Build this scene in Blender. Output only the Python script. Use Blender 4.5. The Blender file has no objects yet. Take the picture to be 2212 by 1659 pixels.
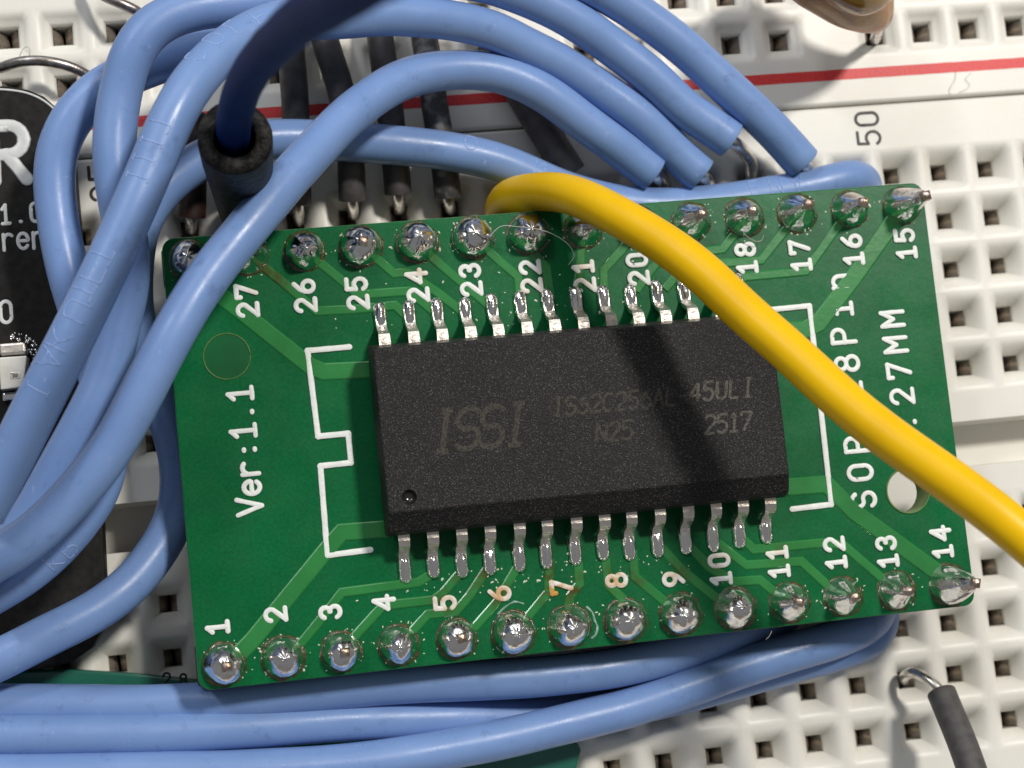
import bpy, bmesh, math, random
import numpy as np
from mathutils import Vector, Matrix, noise

random.seed(7)
MM = 0.001                     # everything below is written in millimetres
P = 2.54                       # breadboard pitch
scene = bpy.context.scene
COL = scene.collection

# ------------------------------------------------------------------ camera
FPX = 7000.0 / (4032.0 / 2212.0)          # focal length in pixels of a 2212 px wide picture
def rodrigues(r):
    r = np.array(r, float); t = np.linalg.norm(r); k = r / t
    K = np.array([[0, -k[2], k[1]], [k[2], 0, -k[0]], [-k[1], k[0], 0]])
    return np.eye(3) + math.sin(t) * K + (1 - math.cos(t)) * K @ K
RC = rodrigues([-0.102, -0.1446, -0.0975]) @ np.diag([1., -1., -1.])
CAM = -RC.T @ np.array([22.3669, 17.0037, 88.5141]); CAM[2] -= 1.0
cam = bpy.data.cameras.new("camera"); camo = bpy.data.objects.new("camera", cam); COL.objects.link(camo)
cam.sensor_fit = 'HORIZONTAL'; cam.sensor_width = 36.0; cam.lens = 36.0 * FPX / 2212.0
cam.clip_start = 0.003; cam.clip_end = 20.0
mw = Matrix((RC.T @ np.diag([1., -1., -1.])).tolist()).to_4x4()
mw.translation = Vector(CAM) * MM
camo.matrix_world = mw
cam.dof.use_dof = True; cam.dof.focus_distance = 0.0785; cam.dof.aperture_fstop = 85
scene.camera = camo

# ------------------------------------------------------------------ light
world = bpy.data.worlds.new("World"); scene.world = world; world.use_nodes = True
bg = world.node_tree.nodes["Background"]
bg.inputs[0].default_value = (0.94, 0.96, 1.0, 1); bg.inputs[1].default_value = 0.20
TARGET = Vector((-19, 16, 4)) * MM
def area_lamp(name, direction, dist, size, power, color, size_y=None):
    l = bpy.data.lights.new(name, 'AREA'); l.energy = power; l.color = color
    if size_y: l.shape = 'RECTANGLE'; l.size = size; l.size_y = size_y
    else: l.shape = 'DISK'; l.size = size
    o = bpy.data.objects.new(name, l); COL.objects.link(o)
    d = Vector(direction).normalized()
    o.location = TARGET + d * dist
    o.rotation_euler = (-d).to_track_quat('-Z', 'Y').to_euler()
    return o
area_lamp("desk_lamp", (0.45, 0.46, 1.0), 0.50, 0.06, 1.95, (1.0, 0.95, 0.87))
area_lamp("ceiling_light", (-0.56, 0.66, 0.90), 0.60, 0.06, 0.46, (0.93, 0.96, 1.0))
area_lamp("soft_fill_lamp", (-0.35, 1.0, 0.75), 0.70, 0.60, 1.35, (0.95, 0.97, 1.0), 0.40)  # added large soft lamp that fills the shade, no actual window

scene.render.engine = 'CYCLES'
scene.cycles.use_denoising = True
scene.cycles.max_bounces = 8; scene.cycles.diffuse_bounces = 4; scene.cycles.glossy_bounces = 4
scene.cycles.caustics_reflective = False; scene.cycles.caustics_refractive = False
vs = scene.view_settings
vs.view_transform = 'Standard'; vs.look = 'None'; vs.exposure = 0.0; vs.gamma = 1.0; vs.use_curve_mapping = False

# ------------------------------------------------------------------ pixel helpers (a pixel is a ray; the height is given)
def ray(x, y): return RC.T @ np.array([(x - 1106) / FPX, (y - 829.5) / FPX, 1.0])
def U(x, y, z):
    d = ray(x, y); return Vector(CAM + (z - CAM[2]) / d[2] * d)
RA = rodrigues([-0.0049, -0.0035, -0.0026]); TA = np.array([-7.5 * P - .0038, 6.5 * P - .285, 6.1689])
def A(x, y, z=0.0):
    d = RA.T @ ray(x, y); o = RA.T @ (CAM - TA); p = o + (z - o[2]) / d[2] * d
    return Vector(p)

# ------------------------------------------------------------------ materials
def new_mat(name):
    m = bpy.data.materials.new(name); m.use_nodes = True
    nt = m.node_tree; return m, nt, nt.nodes["Principled BSDF"]
def N(nt, t, **kw):
    n = nt.nodes.new(t)
    for k, v in kw.items(): setattr(n, k, v)
    return n
def coords(nt, scale):
    tc = N(nt, 'ShaderNodeTexCoord'); mp = N(nt, 'ShaderNodeMapping')
    mp.inputs['Scale'].default_value = (scale,) * 3
    nt.links.new(tc.outputs['Object'], mp.inputs[0]); return mp.outputs[0]
def ramp(nt, src, stops):
    r = N(nt, 'ShaderNodeValToRGB'); nt.links.new(src, r.inputs[0])
    while len(r.color_ramp.elements) < len(stops): r.color_ramp.elements.new(0.5)
    for e, (p, c) in zip(r.color_ramp.elements, stops):
        e.position = p; e.color = c if len(c) == 4 else (*c, 1)
    return r.outputs[0]
def noise_tex(nt, vec, scale=1.0, detail=3, rough=.5):
    n = N(nt, 'ShaderNodeTexNoise'); n.inputs['Scale'].default_value = scale
    n.inputs['Detail'].default_value = detail; n.inputs['Roughness'].default_value = rough
    nt.links.new(vec, n.inputs['Vector']); return n.outputs[0]
def bump(nt, bsdf, h, dist, strength=1.0):
    b = N(nt, 'ShaderNodeBump'); b.inputs['Distance'].default_value = dist * MM; b.inputs['Strength'].default_value = strength
    nt.links.new(h, b.inputs['Height']); nt.links.new(b.outputs[0], bsdf.inputs['Normal']); return b
def mat(name, c1, c2=None, rough=.5, metal=0., feat=1.0, bfeat=None, bdist=0., coat=0., rough2=None, lo=.35, hi=.65, detail=3, sss=0., spec=.5):
    """feat / bfeat: feature sizes in mm of colour mottling and of the relief."""
    m, nt, b = new_mat(name)
    b.inputs['Roughness'].default_value = rough; b.inputs['Metallic'].default_value = metal
    b.inputs['Coat Weight'].default_value = coat; b.inputs['Coat Roughness'].default_value = .08
    b.inputs['Specular IOR Level'].default_value = spec
    n = noise_tex(nt, coords(nt, 1000.0 / feat), 1.0, detail)
    c2 = c2 or c1
    nt.links.new(ramp(nt, n, [(lo, c1), (hi, c2)]), b.inputs['Base Color'])
    if rough2 is not None:
        nt.links.new(ramp(nt, n, [(lo, (rough,) * 3), (hi, (rough2,) * 3)]), b.inputs['Roughness'])
    if bfeat:
        bump(nt, b, noise_tex(nt, coords(nt, 1000.0 / bfeat), 1.0, 4, .6), bdist)
    if sss:
        b.inputs['Subsurface Weight'].default_value = sss
        b.inputs['Subsurface Radius'].default_value = (1, .8, .6); b.inputs['Subsurface Scale'].default_value = .6 * MM
    return m

M = {}
M['plastic'] = mat('white_plastic', (.745, .725, .665), (.79, .772, .715), .42, feat=5, bfeat=.35, bdist=.006, sss=.12)
M['red_ink'] = mat('red_ink', (.62, .025, .03), (.72, .06, .06), .5, feat=.12, detail=6)
M['blue_ink'] = mat('blue_ink', (.05, .22, .45), (.08, .30, .55), .5, feat=.3)
M['black_ink'] = mat('black_ink', (.012, .012, .012), (.05, .045, .04), .5, feat=.08, lo=.45, hi=.75)
M['clip_metal'] = mat('clip_metal', (.72, .65, .57), (.50, .43, .36), .40, .85, feat=.4, bfeat=.3, bdist=.03, rough2=.55)
M['cavity'] = mat('dark_cavity', (.02, .017, .014), (.03, .025, .02), .8, feat=1)
M['pcb'] = None
M['edge'] = mat('board_edge', (.24, .34, .15), (.32, .40, .19), .6, feat=.3)
M['white_ink'] = None
def insulation(name, c1, c2, pale, rough):
    m, nt, b = new_mat(name); b.inputs['Specular IOR Level'].default_value = .42
    base = ramp(nt, noise_tex(nt, coords(nt, 1000 / 3.0), 1, 4), [(.35, c1), (.65, c2)])
    sc = ramp(nt, noise_tex(nt, coords(nt, 1000 / .42), 1, 5, .62), [(.66, (0, 0, 0)), (.76, (1, 1, 1))])
    mx = N(nt, 'ShaderNodeMix', data_type='RGBA'); nt.links.new(sc, mx.inputs[0]); nt.links.new(base, mx.inputs[6]); mx.inputs[7].default_value = (*pale, 1)
    dirt = ramp(nt, noise_tex(nt, coords(nt, 1000 / 1.1), 1, 5, .7), [(.30, (.80, .80, .82)), (.42, (1, 1, 1))])
    m2 = N(nt, 'ShaderNodeMix', data_type='RGBA', blend_type='MULTIPLY'); m2.inputs[0].default_value = 1
    nt.links.new(mx.outputs[2], m2.inputs[6]); nt.links.new(dirt, m2.inputs[7]); nt.links.new(m2.outputs[2], b.inputs['Base Color'])
    nt.links.new(ramp(nt, noise_tex(nt, coords(nt, 1000 / 1.7), 1, 5, .65), [(.35, (rough - .06,) * 3), (.65, (rough + .12,) * 3)]), b.inputs['Roughness'])
    bump(nt, b, noise_tex(nt, coords(nt, 1000 / .16), 1, 5, .65), .006)
    return m
M['blue'] = insulation('blue_insulation', (.168, .282, .560), (.190, .312, .605), (.31, .43, .70), .33)
M['blue_print'] = mat('pale_print', (.38, .50, .78), (.22, .34, .64), .8, feat=.2, detail=5, spec=.1)
M['yellow'] = mat('yellow_insulation', (.79, .462, .0008), (.85, .51, .0015), .38, feat=2.5, bfeat=.11, bdist=.004, spec=.28)
M['navy'] = mat('navy_insulation', (.0045, .018, .100), (.0060, .024, .130), .65, feat=2, bfeat=.1, bdist=.003, spec=.10)
M['grey'] = mat('grey_insulation', (.050, .046, .047), (.085, .078, .078), .5, feat=.6, bfeat=.12, bdist=.006, detail=5)
M['greyspeck'] = mat('scuffed_grey_insulation', (.05, .048, .05), (.20, .20, .20), .5, feat=.55, bfeat=.12, bdist=.006, detail=4, lo=.5, hi=.68)
M['brown'] = mat('dark_brown_insulation', (.020, .008, .006), (.032, .013, .010), .5, feat=1, bfeat=.12, bdist=.005)
M['rubber'] = mat('black_rubber', (.005, .005, .005), (.030, .028, .025), .5, feat=.4, bfeat=.4, bdist=.12, detail=6, spec=.15, lo=.45, hi=.7)
M['tin'] = mat('tinned_wire', (.80, .77, .72), (.56, .52, .48), .22, 1.0, feat=.5, bfeat=.18, bdist=.01, rough2=.38)
M['oldtin'] = mat('dull_tinned_lead', (.42, .40, .39), (.24, .21, .19), .34, 1.0, feat=.3, bfeat=.12, bdist=.012)
M['leadm'] = mat('tinned_pin_metal', (.86, .82, .76), (.66, .58, .51), .28, 1.0, feat=.35, bfeat=.22, bdist=.03, rough2=.42)
M['epoxy'] = None
M['mark'] = mat('laser_mark', (.060, .058, .050), (.022, .021, .021), .6, feat=.07, detail=2, lo=.42, hi=.60, spec=.25)
M['header'] = mat('black_header_plastic', (.012, .012, .013), (.018, .018, .018), .45, feat=1)
M['module'] = mat('black_solder_mask', (.005, .0045, .0045), (.014, .013, .012), .62, feat=.35, bfeat=.15, bdist=.006, detail=6, spec=.2)
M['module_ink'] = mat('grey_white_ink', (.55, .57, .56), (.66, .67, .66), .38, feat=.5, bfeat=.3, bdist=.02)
M['teal'] = mat('teal_solder_mask', (.004, .105, .070), (.008, .135, .09), .35, feat=2, coat=.3)
M['led'] = mat('led_resin', (.62, .60, .54), (.74, .73, .68), .25, feat=.8, coat=.4)
M['led_die'] = mat('led_die', (.16, .15, .13), (.2, .19, .16), .4, feat=.3)
M['flux'] = mat('amber_flux', (.020, .040, .010), (.085, .070, .018), .12, feat=.25, bfeat=.15, bdist=.06, coat=.5)
M['fleck'] = mat('flux_fleck', (.55, .62, .50), (.75, .75, .62), .25, feat=.2)
M['crust'] = mat('pale_flux_crust', (.10, .26, .17), (.30, .42, .36), .5, feat=.2)
M['fibre'] = mat('dust_fibre', (.42, .45, .40), (.5, .5, .45), .6, feat=.5)
M['hair'] = mat('dark_fibre', (.24, .21, .18), (.3, .27, .24), .6, feat=.5)
M['table'] = mat('table', (.20, .17, .14), (.26, .22, .18), .6, feat=20)

def board_material():
    m, nt, b = new_mat('green_solder_mask')
    b.inputs['Roughness'].default_value = .30; b.inputs['Specular IOR Level'].default_value = .22
    n = noise_tex(nt, coords(nt, 1000 / 3.0), 1, 4)
    base = ramp(nt, n, [(.3, (.0006, .100, .029)), (.7, (.0012, .130, .038))])
    fine = ramp(nt, noise_tex(nt, coords(nt, 1000 / .14), 1, 2), [(.35, (.86,) * 3), (.65, (1.1,) * 3)])
    mx = N(nt, 'ShaderNodeMix', data_type='RGBA', blend_type='MULTIPLY'); mx.inputs[0].default_value = 1
    nt.links.new(base, mx.inputs[6]); nt.links.new(fine, mx.inputs[7])
    nt.links.new(mx.outputs[2], b.inputs['Base Color'])
    nt.links.new(ramp(nt, noise_tex(nt, coords(nt, 1000 / 1.6), 1, 5, .6), [(.36, (.27,) * 3), (.64, (.37,) * 3)]), b.inputs['Roughness'])
    bump(nt, b, noise_tex(nt, coords(nt, 1000 / .5), 1, 3), .005)
    return m
M['pcb'] = board_material()

def stained(name, c1, c2, stain, rough, feat, amount, bfeat, bdist, coat=0.):
    """ink or mask with brown flux stains soaked in along the pin 5 to 9 side of the board"""
    m, nt, b = new_mat(name); b.inputs['Roughness'].default_value = rough
    b.inputs['Coat Weight'].default_value = coat; b.inputs['Coat Roughness'].default_value = .1
    base = ramp(nt, noise_tex(nt, coords(nt, 1000 / feat), 1, 4), [(.35, c1), (.65, c2)])
    tc = N(nt, 'ShaderNodeTexCoord'); facs = None
    blobs = [(A(*q)[:2], r, a) for q, r, a in (((961, 1303), .62, .55), ((1079, 1285), .60, .8), ((1200, 1272), .75, 1.0), ((1240, 1270), .6, 1.), ((1331, 1250), .6, .75), ((1462, 1240), .55, .6),
             ((1555, 1212), .5, .4), ((1050, 1240), .7, .8), ((1185, 1235), .6, .9), ((1680, 1190), .5, .3), ((1000, 1260), .6, .5), ((1372, 1245), .45, .7), ((1262, 590), .9, .35), ((1149, 620), .6, .35), ((585, 590), .9, .8), ((900, 560), .8, .6))]
    for (x, y), r, a in blobs:
        d = N(nt, 'ShaderNodeVectorMath', operation='DISTANCE'); d.inputs[1].default_value = (x * MM, y * MM, 0)
        nt.links.new(tc.outputs['Object'], d.inputs[0])
        mr = N(nt, 'ShaderNodeMapRange'); mr.inputs[1].default_value = 1.6 * r * MM; mr.inputs[2].default_value = .35 * r * MM
        mr.inputs[3].default_value = 0; mr.inputs[4].default_value = a
        nt.links.new(d.outputs['Value'], mr.inputs[0])
        if facs is None: facs = mr.outputs[0]
        else:
            mx = N(nt, 'ShaderNodeMath', operation='MAXIMUM'); nt.links.new(facs, mx.inputs[0]); nt.links.new(mr.outputs[0], mx.inputs[1]); facs = mx.outputs[0]
    patch = ramp(nt, noise_tex(nt, coords(nt, 1000 / .45), 1, 3), [(.36, (.15,) * 3), (.55, (1,) * 3)])
    mu = N(nt, 'ShaderNodeMath', operation='MULTIPLY'); nt.links.new(facs, mu.inputs[0]); nt.links.new(patch, mu.inputs[1])
    mu2 = N(nt, 'ShaderNodeMath', operation='MULTIPLY'); nt.links.new(mu.outputs[0], mu2.inputs[0]); mu2.inputs[1].default_value = amount
    mix = N(nt, 'ShaderNodeMix', data_type='RGBA'); nt.links.new(mu2.outputs[0], mix.inputs[0])
    nt.links.new(base, mix.inputs[6]); mix.inputs[7].default_value = (*stain, 1)
    nt.links.new(mix.outputs[2], b.inputs['Base Color'])
    bump(nt, b, noise_tex(nt, coords(nt, 1000 / bfeat), 1, 3), bdist)
    return m
M['white_ink'] = stained('white_silkscreen', (.74, .77, .74), (.84, .86, .83), (.52, .26, .035), .5, .25, 1.0, .12, .012)
M['trace'] = stained('green_mask_over_copper', (.017, .180, .040), (.026, .220, .052), (.060, .045, .004), .24, 2.0, .95, .35, .006, .25)

def epoxy_material():
    m, nt, b = new_mat('black_epoxy')
    v = coords(nt, 1000 / .062)
    n = noise_tex(nt, v, 1, 3, .65)
    n2 = noise_tex(nt, coords(nt, 1000 / 3.), 1, 3)
    c = ramp(nt, n, [(.42, (.005, .0046, .005)), (.58, (.017, .016, .0165)), (.70, (.125, .12, .115))])  # palest stop paints the grain's sparkle into the colour
    nt.links.new(c, b.inputs['Base Color'])
    nt.links.new(ramp(nt, n2, [(.3, (.40,) * 3), (.7, (.50,) * 3)]), b.inputs['Roughness'])
    bump(nt, b, n, .036)
    b.inputs['Specular IOR Level'].default_value = .24
    return m
M['epoxy'] = epoxy_material()

def solder_material():
    m, nt, b = new_mat('solder')
    b.inputs['Metallic'].default_value = 1.0
    n = noise_tex(nt, coords(nt, 1000 / .55), 1, 5, .6)
    nt.links.new(ramp(nt, n, [(.30, (.50, .44, .36)), (.44, (.78, .76, .73)), (.72, (.90, .89, .87))]), b.inputs['Base Color'])
    nt.links.new(ramp(nt, n, [(.35, (.24,) * 3), (.6, (.12,) * 3)]), b.inputs['Roughness'])
    bump(nt, b, noise_tex(nt, coords(nt, 1000 / .85), 1, 3, .55), .065)
    return m
M['solder'] = solder_material()

def capacitor_material():
    m, nt, b = new_mat('tan_dipped_ceramic')
    b.inputs['Roughness'].default_value = .30; b.inputs['Coat Weight'].default_value = .15
    vo = N(nt, 'ShaderNodeTexVoronoi', feature='DISTANCE_TO_EDGE'); nt.links.new(coords(nt, 1000 / 2.2), vo.inputs['Vector'])
    crack = ramp(nt, vo.outputs[0], [(.0, (.05, .02, .01)), (.018, (.46, .225, .060))])
    n = ramp(nt, noise_tex(nt, coords(nt, 1000 / 1.2), 1, 3), [(.35, (.85,) * 3), (.65, (1.1,) * 3)])
    mx = N(nt, 'ShaderNodeMix', data_type='RGBA', blend_type='MULTIPLY'); mx.inputs[0].default_value = 1
    nt.links.new(crack, mx.inputs[6]); nt.links.new(n, mx.inputs[7]); nt.links.new(mx.outputs[2], b.inputs['Base Color'])
    return m
M['cap'] = capacitor_material()
M['amber'] = mat('amber_lacquer', (.34, .15, .012), (.42, .20, .018), .15, feat=1.2, coat=.6)

# ------------------------------------------------------------------ mesh helpers
class MB:
    def __init__(s): s.v = []; s.f = []; s.m = []; s.sm = []
    def add(s, vs, fs, mi=0, smooth=True):
        b = len(s.v); s.v.extend(vs)
        for f in fs: s.f.append([i + b for i in f]); s.m.append(mi); s.sm.append(smooth)
    def quad(s, a, b, c, d, mi=0, smooth=False): s.add([a, b, c, d], [(0, 1, 2, 3)], mi, smooth)
    def box(s, lo, hi, mi=0):
        x0, y0, z0 = lo; x1, y1, z1 = hi
        v = [(x0, y0, z0), (x1, y0, z0), (x1, y1, z0), (x0, y1, z0), (x0, y0, z1), (x1, y0, z1), (x1, y1, z1), (x0, y1, z1)]
        s.add(v, [(3, 2, 1, 0), (4, 5, 6, 7), (0, 1, 5, 4), (1, 2, 6, 5), (2, 3, 7, 6), (3, 0, 4, 7)], mi, False)
    def mesh(s, name, mats):
        me = bpy.data.meshes.new(name)
        me.from_pydata([(x * MM, y * MM, z * MM) for x, y, z in s.v], [], s.f)
        for k in mats: me.materials.append(M[k])
        me.polygons.foreach_set('material_index', s.m); me.polygons.foreach_set('use_smooth', s.sm)
        me.update(); return me
def link(name, me, parent=None):
    o = bpy.data.objects.new(name, me); COL.objects.link(o)
    if parent: o.parent = parent
    return o
def tag(o, label, cat, group=None, kind=None):
    o['label'] = label; o['category'] = cat
    if group: o['group'] = group
    if kind: o['kind'] = kind
    return o
def empty(name, loc=(0, 0, 0), rot=None):
    o = bpy.data.objects.new(name, None); COL.objects.link(o); o.empty_display_size = .002
    o.location = Vector(loc) * MM
    return o
def bevelled(o, w, seg=2, ang=35):
    b = o.modifiers.new('bevel', 'BEVEL'); b.width = w * MM; b.segments = seg; b.limit_method = 'ANGLE'; b.angle_limit = math.radians(ang)
    return o

def catmull(pts, step=.35):
    """centripetal Catmull-Rom through 3-D points (each may carry extra values)"""
    pts = [np.array(p, float) for p in pts]
    pts = [2 * pts[0] - pts[1]] + pts + [2 * pts[-1] - pts[-2]]
    out = []
    for i in range(1, len(pts) - 2):
        p0, p1, p2, p3 = pts[i - 1:i + 3]
        t0 = 0; t1 = t0 + max(1e-4, np.linalg.norm((p1 - p0)[:3])) ** .5; t2 = t1 + max(1e-4, np.linalg.norm((p2 - p1)[:3])) ** .5
        t3 = t2 + max(1e-4, np.linalg.norm((p3 - p2)[:3])) ** .5
        n = max(2, int(np.linalg.norm((p2 - p1)[:3]) / step))
        for k in range(n):
            t = t1 + (t2 - t1) * k / n
            a1 = (t1 - t) / (t1 - t0) * p0 + (t - t0) / (t1 - t0) * p1
            a2 = (t2 - t) / (t2 - t1) * p1 + (t - t1) / (t2 - t1) * p2
            a3 = (t3 - t) / (t3 - t2) * p2 + (t - t2) / (t3 - t2) * p3
            b1 = (t2 - t) / (t2 - t0) * a1 + (t - t0) / (t2 - t0) * a2
            b2 = (t3 - t) / (t3 - t1) * a2 + (t - t1) / (t3 - t1) * a3
            out.append((t2 - t) / (t2 - t1) * b1 + (t - t1) / (t2 - t1) * b2)
    out.append(pts[-2]); return out
def smooth_path(path, n=6):
    q = [p.copy() for p in path]
    for _ in range(n):
        r = [p.copy() for p in q]
        for i in range(1, len(q) - 1): q[i] = .25 * r[i - 1] + .5 * r[i] + .25 * r[i + 1]
    return q
def frames(path):
    T = []
    for i in range(len(path)):
        a = path[max(0, i - 1)][:3]; b = path[min(len(path) - 1, i + 1)][:3]
        d = Vector(b - a); T.append(d.normalized() if d.length > 1e-9 else Vector((1, 0, 0)))
    ref = Vector((0, 0, 1)) if abs(T[0].z) < .9 else Vector((0, 1, 0))
    n = (ref - T[0] * ref.dot(T[0])).normalized(); F = []
    for t in T:
        n = (n - t * n.dot(t)).normalized(); F.append((t, n, t.cross(n)))
    return F
def tube(mb, path, rad, seg=18, mi=0, cap0='flat', cap1='flat', zflat=1.0, wob=0.0):
    F = frames(path); L = []
    rr = rad if callable(rad) else (lambda i: rad)
    n = len(path)
    items = []
    def ring(c, nrm, bi, r): items.append([Vector(c) + (nrm * math.cos(2 * math.pi * k / seg) + bi * math.sin(2 * math.pi * k / seg)) * r for k in range(seg)])
    def cap(i, sign, kind):
        c = Vector(path[i][:3]); t, a, b = F[i]; r = rr(i)
        if kind == 'round': seq = [(math.cos(q), math.sin(q)) for q in (1.5, 1.15, .75, .38)]
        elif kind == 'flat': seq = [(.05, .05), (.93, .05), (.985, .025)]
        else: return []
        return [(c + t * sign * r * s, a, b, max(r * q, 1e-4)) for q, s in seq]
    for a in cap(0, -1, cap0): ring(*a)
    for i in range(n):
        w = 1 + wob * noise.noise(Vector(path[i][:3]) * .35)
        ring(path[i][:3], F[i][1], F[i][2], rr(i) * w)
    for a in reversed(cap(n - 1, 1, cap1)): ring(*a)
    v = [p for r in items for p in r]; f = []; fl_ = []
    ns, ne = (3 if cap0 == 'flat' else 0), (3 if cap1 == 'flat' else 0); ni = len(items)
    for i in range(ni - 1):
        tgt = fl_ if (i < ns or i >= ni - 1 - ne) else f
        for k in range(seg):
            k2 = (k + 1) % seg; tgt.append((i * seg + k, i * seg + k2, (i + 1) * seg + k2, (i + 1) * seg + k))
    fl_.append(list(range(seg))[::-1]); fl_.append([(len(items) - 1) * seg + k for k in range(seg)])
    if zflat != 1.0:
        z0 = path[0][2]; v = [Vector((p.x, p.y, z0 + (p.z - z0) * zflat)) for p in v]
    b0 = len(mb.v); mb.add([tuple(p) for p in v], f, mi, True)
    for q in fl_: mb.f.append([i + b0 for i in q]); mb.m.append(mi); mb.sm.append(zflat != 1.0)

# stroke lettering: glyphs on a 4 x 6 grid, each a list of strokes
def arc(cx, cy, rx, ry, a0, a1, n=10): return [(cx + rx * math.cos(math.radians(a0 + (a1 - a0) * k / n)), cy + ry * math.sin(math.radians(a0 + (a1 - a0) * k / n))) for k in range(n + 1)]
G = {
 '0': [[(0.4, 1.6), (0.4, 4.4)] + arc(2, 4.4, 1.6, 1.6, 180, 0) + [(3.6, 1.6)] + arc(2, 1.6, 1.6, 1.6, 0, -180)],
 '1': [[(.8, 4.7), (2.1, 6)], [(2.1, 6), (2.1, 0)], [(.7, 0), (3.5, 0)]],
 '2': [arc(2, 4.3, 1.7, 1.7, 170, -25) + [(.3, 0)], [(.3, 0), (3.8, 0)]],
 '3': [arc(1.9, 4.45, 1.55, 1.5, 160, -80), arc(1.9, 1.6, 1.75, 1.6, 80, -160)],
 '4': [[(2.9, 0), (2.9, 6)], [(2.9, 6), (.2, 1.9)], [(.2, 1.9), (4, 1.9)]],
 '5': [[(3.6, 6), (.6, 6)], [(.6, 6), (.45, 3.3)], [(.45, 3.3)] + arc(1.9, 1.9, 1.75, 1.9, 125, -150)],
 '6': [[(3.0, 6), (1.3, 4.4), (.4, 2.6)] + arc(2.05, 1.75, 1.7, 1.75, 170, -190, 18)],
 '7': [[(.2, 4.9), (.2, 6)], [(.2, 6), (3.8, 6)], [(3.8, 6), (1.3, 0)]],
 '8': [arc(2, 4.55, 1.45, 1.4, -90, 270, 18), arc(2, 1.6, 1.75, 1.6, 90, 450, 18)],
 '9': [[(1.0, 0), (2.7, 1.6), (3.6, 3.4)] + arc(1.95, 4.25, 1.7, 1.75, -10, 350, 18)],
 'V': [[(.1, 6), (2, 0)], [(2, 0), (3.9, 6)]], 'U': [[(.4, 6), (.4, 1.7)] + arc(2, 1.7, 1.6, 1.7, 180, 360) + [(3.6, 6)]],
 'e': [[(.5, 2.1), (3.6, 2.1)] + arc(2, 2.05, 1.65, 2.0, 5, 320, 16)],
 'r': [[(.6, 0), (.6, 4)], arc(2.2, 2.3, 1.6, 1.7, 160, 50, 6)],
 'n': [[(.6, 0), (.6, 4)], arc(2.1, 2.4, 1.5, 1.6, 175, 0, 8) + [(3.6, 0)]],
 'i': [[(1, 4), (2.1, 4)], [(2.1, 4), (2.1, 0)], [(.7, 0), (3.5, 0)]],
 ':': [[(1.9, .5), (2.1, .5)], [(1.9, 3.2), (2.1, 3.2)]], '.': [[(1.9, .35), (2.1, .35)]],
 'S': [arc(2, 4.45, 1.65, 1.55, 25, 250, 12)[:] + arc(2, 1.6, 1.75, 1.6, 70, -155, 12)],
 'O': [[(.3, 1.8), (.3, 4.2)] + arc(2, 4.2, 1.7, 1.8, 180, 0) + [(3.7, 1.8)] + arc(2, 1.8, 1.7, 1.8, 0, -180)],
 'P': [[(.5, 0), (.5, 6)], [(.5, 6), (2.2, 6)] + arc(2.2, 4.4, 1.6, 1.6, 90, -90) + [(.5, 2.8)]],
 '-': [[(.8, 2.8), (3.2, 2.8)]], 'M': [[(.2, 0), (.2, 6)], [(.2, 6), (2, 2.8)], [(2, 2.8), (3.8, 6)], [(3.8, 6), (3.8, 0)]],
 'R': [[(.5, 0), (.5, 6)], [(.5, 6), (2.2, 6)] + arc(2.2, 4.4, 1.6, 1.6, 90, -90) + [(.5, 2.8)], [(1.9, 2.8), (3.8, 0)]],
 'I': [[(1.2, 6), (3, 6)], [(2.1, 6), (2.1, 0)], [(1.2, 0), (3, 0)]], 'L': [[(.5, 6), (.5, 0)], [(.5, 0), (3.5, 0)]],
 'N': [[(.4, 0), (.4, 6)], [(.4, 6), (3.6, 0)], [(3.6, 0), (3.6, 6)]], 'K': [[(.5, 0), (.5, 6)], [(3.6, 6), (.5, 2.6)], [(1.4, 3.5), (3.7, 0)]],
 'T': [[(.2, 6), (3.8, 6)], [(2, 6), (2, 0)]], 'E': [[(3.6, 6), (.5, 6)], [(.5, 6), (.5, 0)], [(.5, 0), (3.6, 0)], [(.5, 3.1), (3, 3.1)]],
 'F': [[(3.6, 6), (.5, 6)], [(.5, 6), (.5, 0)], [(.5, 3.1), (3, 3.1)]], 'C': [arc(2, 3, 1.7, 3, 50, 310, 14)],
 'A': [[(.2, 0), (2, 6)], [(2, 6), (3.8, 0)], [(.9, 2.2), (3.1, 2.2)]], 'H': [[(.4, 0), (.4, 6)], [(3.6, 0), (3.6, 6)], [(.4, 3), (3.6, 3)]],
}
def densify(st, d=.8):
    out = [st[0]]
    for a, b in zip(st, st[1:]):
        n = max(1, int(math.dist(a, b) / d))
        out += [(a[0] + (b[0] - a[0]) * k / n, a[1] + (b[1] - a[1]) * k / n) for k in range(1, n + 1)]
    return out
def glyph(mb, ch, org, ux, vx, unit, z, w, flat=.22, mi=0, seg=8, wob=.12):
    """org: lower-left of the 4x6 box; ux/vx: reading and upward directions; unit: mm per grid unit"""
    for st in G[ch]:
        st = densify(st)
        pts = [np.array([org[0] + (u * ux[0] + v * vx[0]) * unit, org[1] + (u * ux[1] + v * vx[1]) * unit, z]) for u, v in st]
        tube(mb, pts, lambda i, pts=pts: w / 2 * (1 + wob * noise.noise(Vector(pts[i]) * 3.1)), seg, mi, 'round', 'round', zflat=flat)
def text_mesh(name, string, centre, ux, vx, height, adv, z, w, mats, flat=.22):
    mb = MB(); unit = height / 6.0; n = len(string)
    x0 = -((n - 1) * adv + 4 * unit) / 2
    for i, ch in enumerate(string):
        if ch == ' ': continue
        o = (centre[0] + ux[0] * (x0 + i * adv) - vx[0] * height / 2, centre[1] + ux[1] * (x0 + i * adv) - vx[1] * height / 2)
        glyph(mb, ch, o, ux, vx, unit, z, w, flat)
    return mb.mesh(name, mats)

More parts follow.
